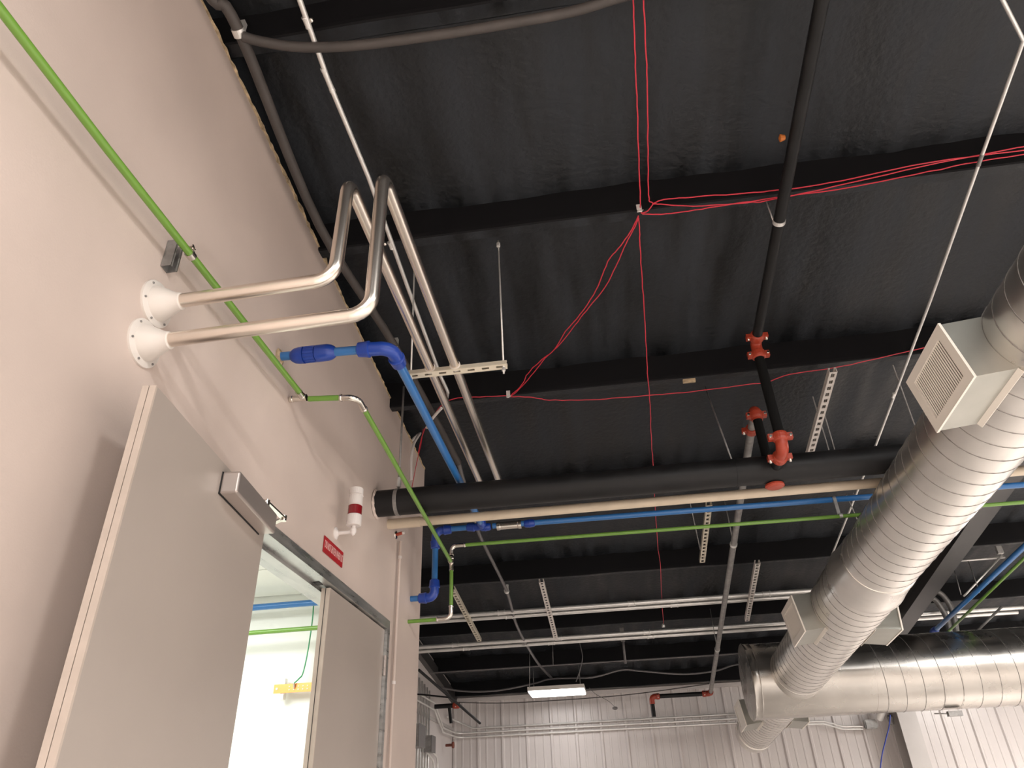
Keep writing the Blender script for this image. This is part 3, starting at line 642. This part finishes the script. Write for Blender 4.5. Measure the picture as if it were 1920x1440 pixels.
# strap hanger in the middle
pd = pY(1166, 1183, 6.7); hg = thing('flat_hanger', pd, 'short black and gray hanger dropping from the farther bright conduits', 'hanger')
T_('hanger_rod', [pd, V((pd.x, pd.y, pd.z-.42))], .016, GREYPIPE, hg, seg=10); bm = bmesh.new(); obox(bm, pd+V((0, -.01, -.05)), V((.028, 0, 0)), V((0, .01, 0)), V((0, 0, .09))); obj('hanger_bracket', bm, ZINCD, hg)
for u, v, u1, v1, lab in ((1036, 1195, 1037, 1247, 'thin rod holding the thin gray pipe below the slotted channel'), (993, 1190, 993, 1290, 'fine rod above the left end of the light fixture')):
    tag(rod(pY(u, v, 6.9), pY(u1, v1, 6.9), .004), lab, 'rod')

# ------------------------------------------------------------------ light fixtures
def fixture(x, y, z, lab, w_=1.2, d=.32):
    c = W(x, y, z); t = thing('linear_light', c, lab, 'ceiling light')
    bm = bmesh.new(); box(bm, c+V((-w_/2, -d/2, .005)), c+V((w_/2, d/2, .06))); obj('housing', bm, WHITE, t)
    bm = bmesh.new(); prism(bm, [c+V((-w_/2+.01, y_, z_)) for y_, z_ in ((-d/2+.01, .004), (-d/2+.03, -.012), (d/2-.03, -.012), (d/2-.01, .004))], [c+V((w_/2-.01, y_, z_)) for y_, z_ in ((-d/2+.01, .004), (-d/2+.03, -.012), (d/2-.03, -.012), (d/2-.01, .004))]); obj('lens', bm, LENS, t, label='glowing lens')
    for s in (-1, 1): T_('hanging_wire', [c+V((s*w_*.42, 0, .06)), V((c.x+s*w_*.42, c.y, CZ+A*zr(c.y/A, 2.36)))], .003, ZINC, t, seg=6)
LF = (pY(993, 1300, 7.6)+pY(1098, 1298, 7.6))/2
fixture(LF.x/A, 7.6, (LF.z-CZ)/A+.0, 'glowing linear light hanging in front of the far wall', w_=.83, d=.6)
for x, y, z, p, nth in LAMPS: fixture(x, y, z, 'linear light hanging from the roof outside the picture, %s of the six' % nth)

# ------------------------------------------------------------------ red cables and their hooks
def cable(px, lab, h=2.22, r=.0035, n=5):
    P = [pR(u, v, hh_) for u, v, hh_ in [(q if len(q) == 3 else (*q, h)) for q in px]]; P = smoothpath(P, n)
    P = [p_+V((random.uniform(-.002, .002), random.uniform(-.002, .002), random.uniform(-.002, .002))) for p_ in P]
    return tag(T_('red_cable', P, r, REDC, seg=6), lab, 'cable', 'red cables under the roof')
cable([(1184, -30), (1187, 0), (1190, 90), (1194, 180), (1197, 280), (1200, 360), (1201, 392), (1203, 400)], 'left of the two red cables running down to the upper hook')
cable([(1204, -30), (1206, 0), (1211, 90), (1214, 170), (1215, 280), (1216, 365), (1222, 380), (1240, 383), (1300, 386), (1400, 380), (1450, 374), (1600, 342), (1760, 305), (1930, 273)], 'right of the two red cables, turning right below the purlin')
cable([(1204, 400), (1215, 395), (1226, 382), (1245, 374), (1300, 369), (1400, 362), (1450, 357), (1500, 352), (1600, 334), (1740, 305), (1930, 280)], 'uppermost red cable running right from the upper hook')
cable([(1204, 401), (1240, 402), (1290, 396), (1360, 385), (1450, 371), (1600, 350), (1740, 322), (1850, 300), (1930, 288)], 'lowest red cable sagging right from the upper hook')
cable([(1197, 405), (1185, 430), (1163, 462), (1140, 490), (1122, 535), (1095, 580), (1060, 622), (1040, 655), (1015, 675), (990, 700), (978, 722), (957, 742)], 'outer red cable slanting between the two hooks')
cable([(1198, 405), (1190, 425), (1170, 465), (1155, 500), (1130, 545), (1105, 575), (1078, 610), (1050, 645), (1022, 672), (1000, 700), (975, 728), (957, 744)], 'inner red cable slanting between the two hooks')
cable([(1198, 408), (1199, 440), (1201, 480), (1206, 555), (1211, 640), (1214, 700), (1219, 760), (1221, 820), (1225, 880), (1229, 960), (1234, 1030), (1238, 1055), (1240, 1110), (1244, 1172)], 'red cable hanging straight from the upper hook to the far conduits')
cable([(952, 742), (900, 744), (850, 748), (826, 762), (806, 790), (792, 815), (784, 850)], 'red cable running left from the lower hook toward the wall')
cable([(954, 744), (985, 744), (1010, 747), (1030, 750), (1100, 750), (1160, 746), (1220, 741), (1270, 737), (1340, 729), (1400, 721), (1440, 716), (1480, 702), (1560, 690), (1620, 678), (1720, 655), (1800, 640)], 'red cable running right along the third purlin from the lower hook')
for u, v, lab in ((1199, 394, 'white hook gathering red cables on the second purlin'), (953, 742, 'small white hook holding red cables on the third purlin')):
    q = pR(u, v, 2.21); t = thing('cable_hook', q, lab, 'hook'); bm = bmesh.new(); obox(bm, q+V((0, 0, .015)), V((.014, 0, 0)), V((0, .003, .0)), V((0, .0, .028))); obj('plate', bm, WHITEP, t)
    T_('hook', smoothpath([q+V((-.012, 0, .0)), q+V((-.012, -.015, -.02)), q+V((.0, -.02, -.026)), q+V((.016, -.012, -.014)), q+V((.02, 0, 0))]), .003, ZINC, t, seg=6)
pq = pR(1244, 1176, 2.15); tag(pf('cable_clip', pq, (0, 0, 1), [(0, .02), (.02, .022), (.04, .012)], ZINC), 'small clip on the farther conduits ending the hanging red cable', 'clip')

# ------------------------------------------------------------------ ducts
DX0 = 1.35; DY0 = 3.78; DZ0 = 1.0206; DS = -.084; DSX = -.015
def dax(Y): return W(DX0+DSX*(Y-DY0), Y, DZ0+DS*(Y-DY0))
DD = V((DSX, 1, DS)).normalized()
RA_, RB_ = .172*A, .184*A
def duct_body(name, stations, par, seg=56, m=GALV):
    bm = bmesh.new(); tube(bm, [p for p, r in stations], [r for p, r in stations], seg); return obj(name, bm, m, par)
def helix(par, p0, p1, r, pitch, rr=.0035, hand=1, ph=0):
    a = (p1-p0); L = a.length; a.normalize(); s = a.orthogonal().normalized(); u = a.cross(s); n = int(L/pitch*30)
    pts = [p0+a*(L*i/n)+(s*math.cos(hand*2*math.pi*L*i/n/pitch+ph)+u*math.sin(hand*2*math.pi*L*i/n/pitch+ph))*r for i in range(n+1)]
    bm = bmesh.new(); tube(bm, pts, rr, 6); obj('spiral_seam', bm, GALVD, par)
DY2, DZ2, R2 = 5.93, .84, .262*A
du = thing('branch_duct', dax(3.4), 'long spiral branch duct sloping away from the camera at the right', 'duct')
duct_body('duct_section', [(dax(.55), RA_), (dax(3.66), RA_)], du); helix(du, dax(.55), dax(3.66), RA_, .127, hand=-1)
duct_body('reducer', [(dax(3.62), RA_+.004), (dax(3.64), RA_+.01), (dax(3.66), RA_+.006), (dax(3.82), RB_+.004), (dax(3.86), RB_+.012), (dax(3.88), RB_+.003)], du)
duct_body('duct_section', [(dax(3.86), RB_), (dax(5.62), RB_)], du); helix(du, dax(3.88), dax(5.62), RB_, .127, hand=-1)
duct_body('tap_collar', [(dax(5.60), RB_*1.006), (dax(5.8), RB_*1.006)], du)
duct_body('duct_section', [(dax(6.1)+V((.05, 0, -.0)), RB_*.9), (dax(8.0)+V((.05, 0, 0)), RB_*.9)], du); helix(du, dax(6.1)+V((.05, 0, 0)), dax(7.95)+V((.05, 0, 0)), RB_*.9, .127, hand=-1)
duct_body('end_cap', [(dax(7.9)+V((.05, 0, 0)), RB_*.93), (dax(8.05)+V((.05, 0, 0)), RB_*.93)], du)
for yb in (.9,): duct_body('joint_band', [(dax(yb), RA_+.005), (dax(yb+.05), RA_+.005)], du)
dm = thing('main_duct', W(.99, DY2, DZ2), 'large capped spiral main duct crossing at the lower right', 'duct')
xs = 1.0
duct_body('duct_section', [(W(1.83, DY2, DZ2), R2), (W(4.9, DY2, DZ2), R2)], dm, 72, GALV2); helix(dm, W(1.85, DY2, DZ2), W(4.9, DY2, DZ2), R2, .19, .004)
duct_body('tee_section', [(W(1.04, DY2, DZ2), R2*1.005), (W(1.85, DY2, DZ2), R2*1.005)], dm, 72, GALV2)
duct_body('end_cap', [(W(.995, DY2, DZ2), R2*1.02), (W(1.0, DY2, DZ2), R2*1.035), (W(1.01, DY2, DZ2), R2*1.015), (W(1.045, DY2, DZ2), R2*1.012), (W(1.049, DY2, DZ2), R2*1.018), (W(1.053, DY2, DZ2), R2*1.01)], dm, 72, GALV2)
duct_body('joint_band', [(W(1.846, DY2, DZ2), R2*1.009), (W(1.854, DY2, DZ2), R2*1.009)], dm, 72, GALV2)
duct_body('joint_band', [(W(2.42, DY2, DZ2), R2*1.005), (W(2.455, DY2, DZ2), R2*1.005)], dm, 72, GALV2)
# supply grilles on box taps
def grille(Yc, side, lab, hw=.152*A, hh=.104*A, th=.12, dist=.275*A, rr=RA_, off=V((0, 0, 0))):
    cax = dax(Yc)+off; n = V((-math.cos(th)*side, 0, -math.sin(th))); t = V((math.sin(th)*side, 0, -math.cos(th))); d = DD
    n = (n-d*n.dot(d)).normalized(); t = (t-d*t.dot(d)).normalized()
    g_ = thing('supply_grille', cax+n*dist, lab, 'air grille')
    bm = bmesh.new(); bw, bh = hw*.97, hh*.97
    def pt(x, y, z): return cax+d*x+t*y+n*z
    K = 9; rows = []; back = .3
    loopf = [(-bw, -bh), (bw, -bh), (bw, bh), (-bw, bh)]
    per = []
    for i in range(4):
        a_, b_ = loopf[i], loopf[(i+1) % 4]
        for k in range(K): f = k/K; per.append((a_[0]+(b_[0]-a_[0])*f, a_[1]+(b_[1]-a_[1])*f))
    fr_ = [bm.verts.new(pt(x, y, dist-.008)) for x, y in per]
    bk = [bm.verts.new(pt(x, y, math.sqrt(max(rr*rr-y*y, 0))+.001)) for x, y in per]
    for i in range(len(per)): j = (i+1) % len(per); bm.faces.new((fr_[i], fr_[j], bk[j], bk[i]))
    obj('box', bm, TAPM, g_)
    yy = bh; bm = bmesh.new(); zz_ = math.sqrt(max(rr*rr-yy*yy, 0)); obox(bm, pt(0, yy+.012, zz_+.004), d*bw, t*.012+n*-.006, n*.0015); obj('base_flange', bm, GRW, g_)
    bm = bmesh.new(); iw, ih = hw-.056, hh-.046
    for x0, x1, y0, y1 in ((-hw, hw, -hh, -ih), (-hw, hw, ih, hh), (-hw, -iw, -ih, ih), (iw, hw, -ih, ih)):
        obox(bm, pt((x0+x1)/2, (y0+y1)/2, dist-.003), d*((x1-x0)/2), t*((y1-y0)/2), n*.006)
    obj('grille_frame', bm, GRW, g_)
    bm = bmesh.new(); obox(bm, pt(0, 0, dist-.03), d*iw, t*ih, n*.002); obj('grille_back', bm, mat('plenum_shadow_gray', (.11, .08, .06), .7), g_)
    ns = 21; me_ = None
    for k in range(ns):
        x = -iw+(k+.5)*2*iw/ns
        if me_ is None:
            bm = bmesh.new(); obox(bm, V((0, 0, 0)), (d*.94+n*.34)*.0037, t*ih, (n*.94-d*.34)*.0012); me_ = bpy.data.meshes.new('blade'); bm.to_mesh(me_); bm.free(); me_.materials.append(GRW)
        b_ = bpy.data.objects.new('blade', me_); C.objects.link(b_); b_.parent = g_; b_.location = pt(x, 0, dist-.006)-g_.location
    return g_
grille(2.061, 1, 'large white slatted grille on a metal box, nearest on the branch duct')
grille(4.426, 1, 'white slatted grille on the left side of the duct, second from the camera', rr=RB_)
grille(4.5, -1, 'grille box on the right side of the branch duct before the main duct', rr=RB_, dist=.3*A)
grille(7.0, 1, 'small distant grille left of the branch duct by the ribbed wall', rr=RB_*.9, off=V((.05, 0, 0)))
grille(7.0, -1, 'small distant grille box right of the branch duct by the ribbed wall', rr=RB_*.9, off=V((.05, 0, 0)))

# ------------------------------------------------------------------ right-hand cluster beyond the rafter
tzp = pX(1785, 1053, 2.62); t = thing('pipe_trapeze', tzp, 'small galvanized channel trapeze beyond the rafter holding the blue and green pipes', 'pipe hanger')
yy_ = tzp.y/A
T_('channel', [pY(1782, 1053, yy_), pY(1884, 1045, yy_)], .014, ZINC, t, seg=4)
for (a_, b_) in (((1786, 1056), (1802, 1115)), ((1815, 1050), (1837, 1112))): T_('threaded_rod', [pY(*a_, yy_), pY(*b_, yy_-.1)], .005, ZINCD, t, seg=6)
T_('brace', [pY(1880, 1040, yy_), pY(1807, 1118, yy_-.05)], .012, ZINC, t, seg=4)
bm = bmesh.new(); q = pY(1873, 1030, yy_); obox(bm, q, V((.03, 0, 0)), V((0, .02, 0)), V((0, 0, .05))); obj('beam_clamp', bm, ZINC, t)
for k, (pts, lab) in enumerate(((((1742, 1106), (1762, 1112), (1778, 1130), (1788, 1155), (1794, 1190)), 'outer of two fat bent gray pipes rising above the main duct'), (((1733, 1118), (1752, 1124), (1766, 1142), (1776, 1162), (1782, 1190)), 'inner of two fat bent gray pipes rising above the main duct'))):
    tag(T_('bent_pipe', smoothpath([pY(u, v, 6.35) for u, v in pts]), .034, ZINCD, seg=16), lab, 'pipe')
tag(T_('angled_strut', [pY(1878, 1138, 6.2), pY(1830, 1185, 6.2)], .016, ZINCD, seg=4), 'short angled channel brace at the right above the main duct', 'strut')

# ------------------------------------------------------------------ far wall and side wall services
fyc = FY-.035
for k, (v0, v1, sag) in enumerate(((1366, 1345, 0), (1375, 1352, 0), (1384, 1357, 0))):
    a0 = pY(790, 1300+k*9, 8.1) ; zc = pY(1000, (v0*370+v1*140)/510-1, fyc).z
    P = [V((A*SX+.05, A*6.6, zc+.30-.03*k)), V((A*SX+.05, A*7.3, zc+.30-.03*k)), V((A*SX+.05, A*7.7, zc)), V((A*SX+.06+.02*k, A*fyc, zc)), V((A*1.9, A*fyc, zc))]
    if k == 0: P = [V((A*SX+.05, A*7.9, zc+.12)), V((A*SX+.06, A*fyc, zc+.12)), V((A*SX+.35, A*fyc, zc)), V((A*1.9, A*fyc, zc))]
    tag(T_('wall_conduit', P, .0135, ZINC, fil=.12, seg=10), ('uppermost', 'middle', 'lowest')[k]+' of three galvanized conduits along the ribbed far wall', 'conduit', 'conduits on the far wall')
for k in range(2):
    P = [pY(u, v, fyc-.05) for u, v in ((1500, 1353+k*5), (1545, 1352+k*5), (1580, 1362+k*5), (1618, 1362+k*5))]; tag(T_('offset_conduit', fillet(P, .1), .012, ZINC, seg=10), ('upper', 'lower')[k]+' offset conduit right of the small distant grille', 'conduit')
q = pY(1632, 1358, fyc-.08); t = thing('conduit_body', q, 'gray conduit fitting box under the main duct', 'junction box')
bm = bmesh.new(); obox(bm, q, V((.09, 0, 0)), V((0, .05, 0)), V((0, 0, .06))); bmesh.ops.bevel(bm, geom=bm.edges[:], offset=.015, segments=2, affect='EDGES'); obj('body', bm, ZINCD, t); pf('hub', q+V((.12, -.1, .06)), (.3, -1, .8), [(0, .05), (.2, .05)], ZINC, t); pf('cap', q+V((.3, -.02, -.02)), (0, 0, 1), [(0, .03), (.1, .05), (.13, .03)], ZINCD, t)
tag(T_('blue_hanging_cable', smoothpath([pY(u, v, 7.0) for u, v in ((1669, 1340), (1667, 1362), (1660, 1390), (1653, 1420), (1648, 1470))]), .007, BCAB, seg=8), 'thin blue cable hanging below the main duct by the column', 'cable')
q = pY(1790, 1338, 5.9); bm = bmesh.new(); obox(bm, q, V((.07, 0, 0)), V((0, .03, 0)), V((0, 0, .025))); tube(bm, [q, pY(1752, 1338, 5.9)], .006, 8); tag(obj('duct_bracket', bm, ZINCD), 'small gray bracket under the bottom of the main duct at right', 'bracket')
# vertical conduits and boxes on the side wall
for k in range(5):
    yy = 6.75+k*.1; x = A*SX+.03
    tag(T_('vertical_conduit', [V((x, A*yy, .4)), V((x, A*yy, CZ+A*(zr(yy)-.22)))], .0135, ZINC, seg=10), ('frontmost', 'second', 'middle', 'fourth', 'rearmost')[k]+' of five vertical conduits on the side wall beyond the corner', 'conduit', 'vertical conduits on the side wall')
for nm, y, z, hy, hz, lab in (('junction_box', 6.62, .66, .17, .13, 'nearer gray junction box on the side wall beyond the corner'), ('junction_box', 7.05, .63, .12, .1, 'farther gray junction box on the side wall beyond the corner')):
    t = thing(nm, W(SX, y, z), lab, 'junction box'); bm = bmesh.new(); c = W(SX, y, z); obox(bm, c+V((.07, 0, 0)), V((.065, 0, 0)), V((0, hy, 0)), V((0, 0, hz))); obj('body', bm, ZINCD, t); bm = bmesh.new(); obox(bm, c+V((.138, 0, 0)), V((.003, 0, 0)), V((0, hy*1.03, 0)), V((0, 0, hz*1.03))); obj('cover', bm, GREYPIPE, t)
tag(T_('looped_conduit', [W(SX+.03, 7.0, .62), W(SX+.03, 7.5, .55), W(SX+.03, 7.5, -.2)], .014, ZINC, fil=.12), 'galvanized conduit leaving the boxes and turning down the side wall', 'conduit')
tag(T_('looped_conduit', [W(SX+.03, 7.0, .58), W(SX+.03, 7.35, .51), W(SX+.03, 7.35, -.2)], .014, ZINC, fil=.12), 'inner galvanized conduit turning down the side wall', 'conduit')
bt = thing('brace_pole', pY(785, 1256, 5.6), 'dark pole slanting down in front of the side wall', 'pipe')
T_('pole', [pY(785, 1256, 5.6), pY(900, 1356, 6.6)], .0165, BLACKP, bt)
q = pY(785, 1256, 5.6); T_('wall_arm', [q, V((A*SX, q.y, q.z))], .012, BLACKP, bt); q = pY(845, 1308, 6.1); T_('wall_arm', [q, V((A*SX, q.y, q.z+.1))], .01, BLACKP, bt)
q = pY(815, 1325, 7.0); q2 = pY(862, 1318, 7.0); t = thing('side_sprinkler_pipe', q, 'short black pipe with red elbow below the dark pole', 'pipe'); T_('pipe', [q, V((q2.x, q.y, q.z))], .03, BLACKP, t); coupling(V((q2.x-.05, q.y, q.z)), V((1, 0, 0)), .03, t, .09); T_('drop', [V((q2.x-.15, q.y, q.z)), V((q2.x-.12, q.y, q.z-.22))], .022, BLACKP, t)
q = pX(848, 1397, SX+.1); tag(pf('valve_knob', q-V((.1, 0, 0)), (1, -.1, 0), [(0, .02), (.1, .02), (.105, .045), (.125, .045), (.13, .02)], mat('rusty', (.18, .05, .03), .6)), 'rusty red-brown knob on the side wall below the conduits', 'valve')

# ------------------------------------------------------------------ inside the bright room
q = pY(550, 1290, 3.70); cbx = q
t = thing('copper_ground_bar', q, 'orange copper ground bar on the white wall inside the doorway', 'ground bar')
bm = bmesh.new(); obox(bm, q, V((.155, 0, 0)), V((0, .004, 0)), V((0, 0, .032))); obj('bar', bm, COPPER, t)
bm = bmesh.new()
for i in range(5):
    for j in (-1, 1):
        c = q+V((-.03+i*.036, -.0045, j*.011)); tube(bm, [c, c+V((0, -.002, 0))], .005, 8)
c = q+V((-.13, -.0045, 0)); tube(bm, [c, c+V((0, -.003, 0))], .009, 8)
obj('holes', bm, WHITEP, t)
bm = bmesh.new(); obox(bm, q+V((-.09, .03, .0)), V((.014, 0, 0)), V((0, .025, 0)), V((0, 0, .075))); obj('standoff', bm, ZINC, t)
lug = q+V((.01, -.02, .03)); T_('lug', [q+V((.01, -.01, .0)), lug], .008, NICKEL, t)
P = smoothpath([lug+V((0, 0, 0)), pY(561, 1272, 3.69), pY(568, 1262, 3.70), pY(577, 1222, 3.70), pY(586, 1160, 3.70), pY(589, 1114, 3.70)]); tag(T_('ground_wire', P, .005, GWIRE, seg=8), 'green ground wire running up the white wall inside the doorway', 'wire')
tag(T_('ceiling_cable', [W(-1.45, 2.0, 1.1), W(-1.45, 3.0, 1.1)], .006, REDC, seg=8), 'red cable on the ceiling just inside the doorway', 'cable')
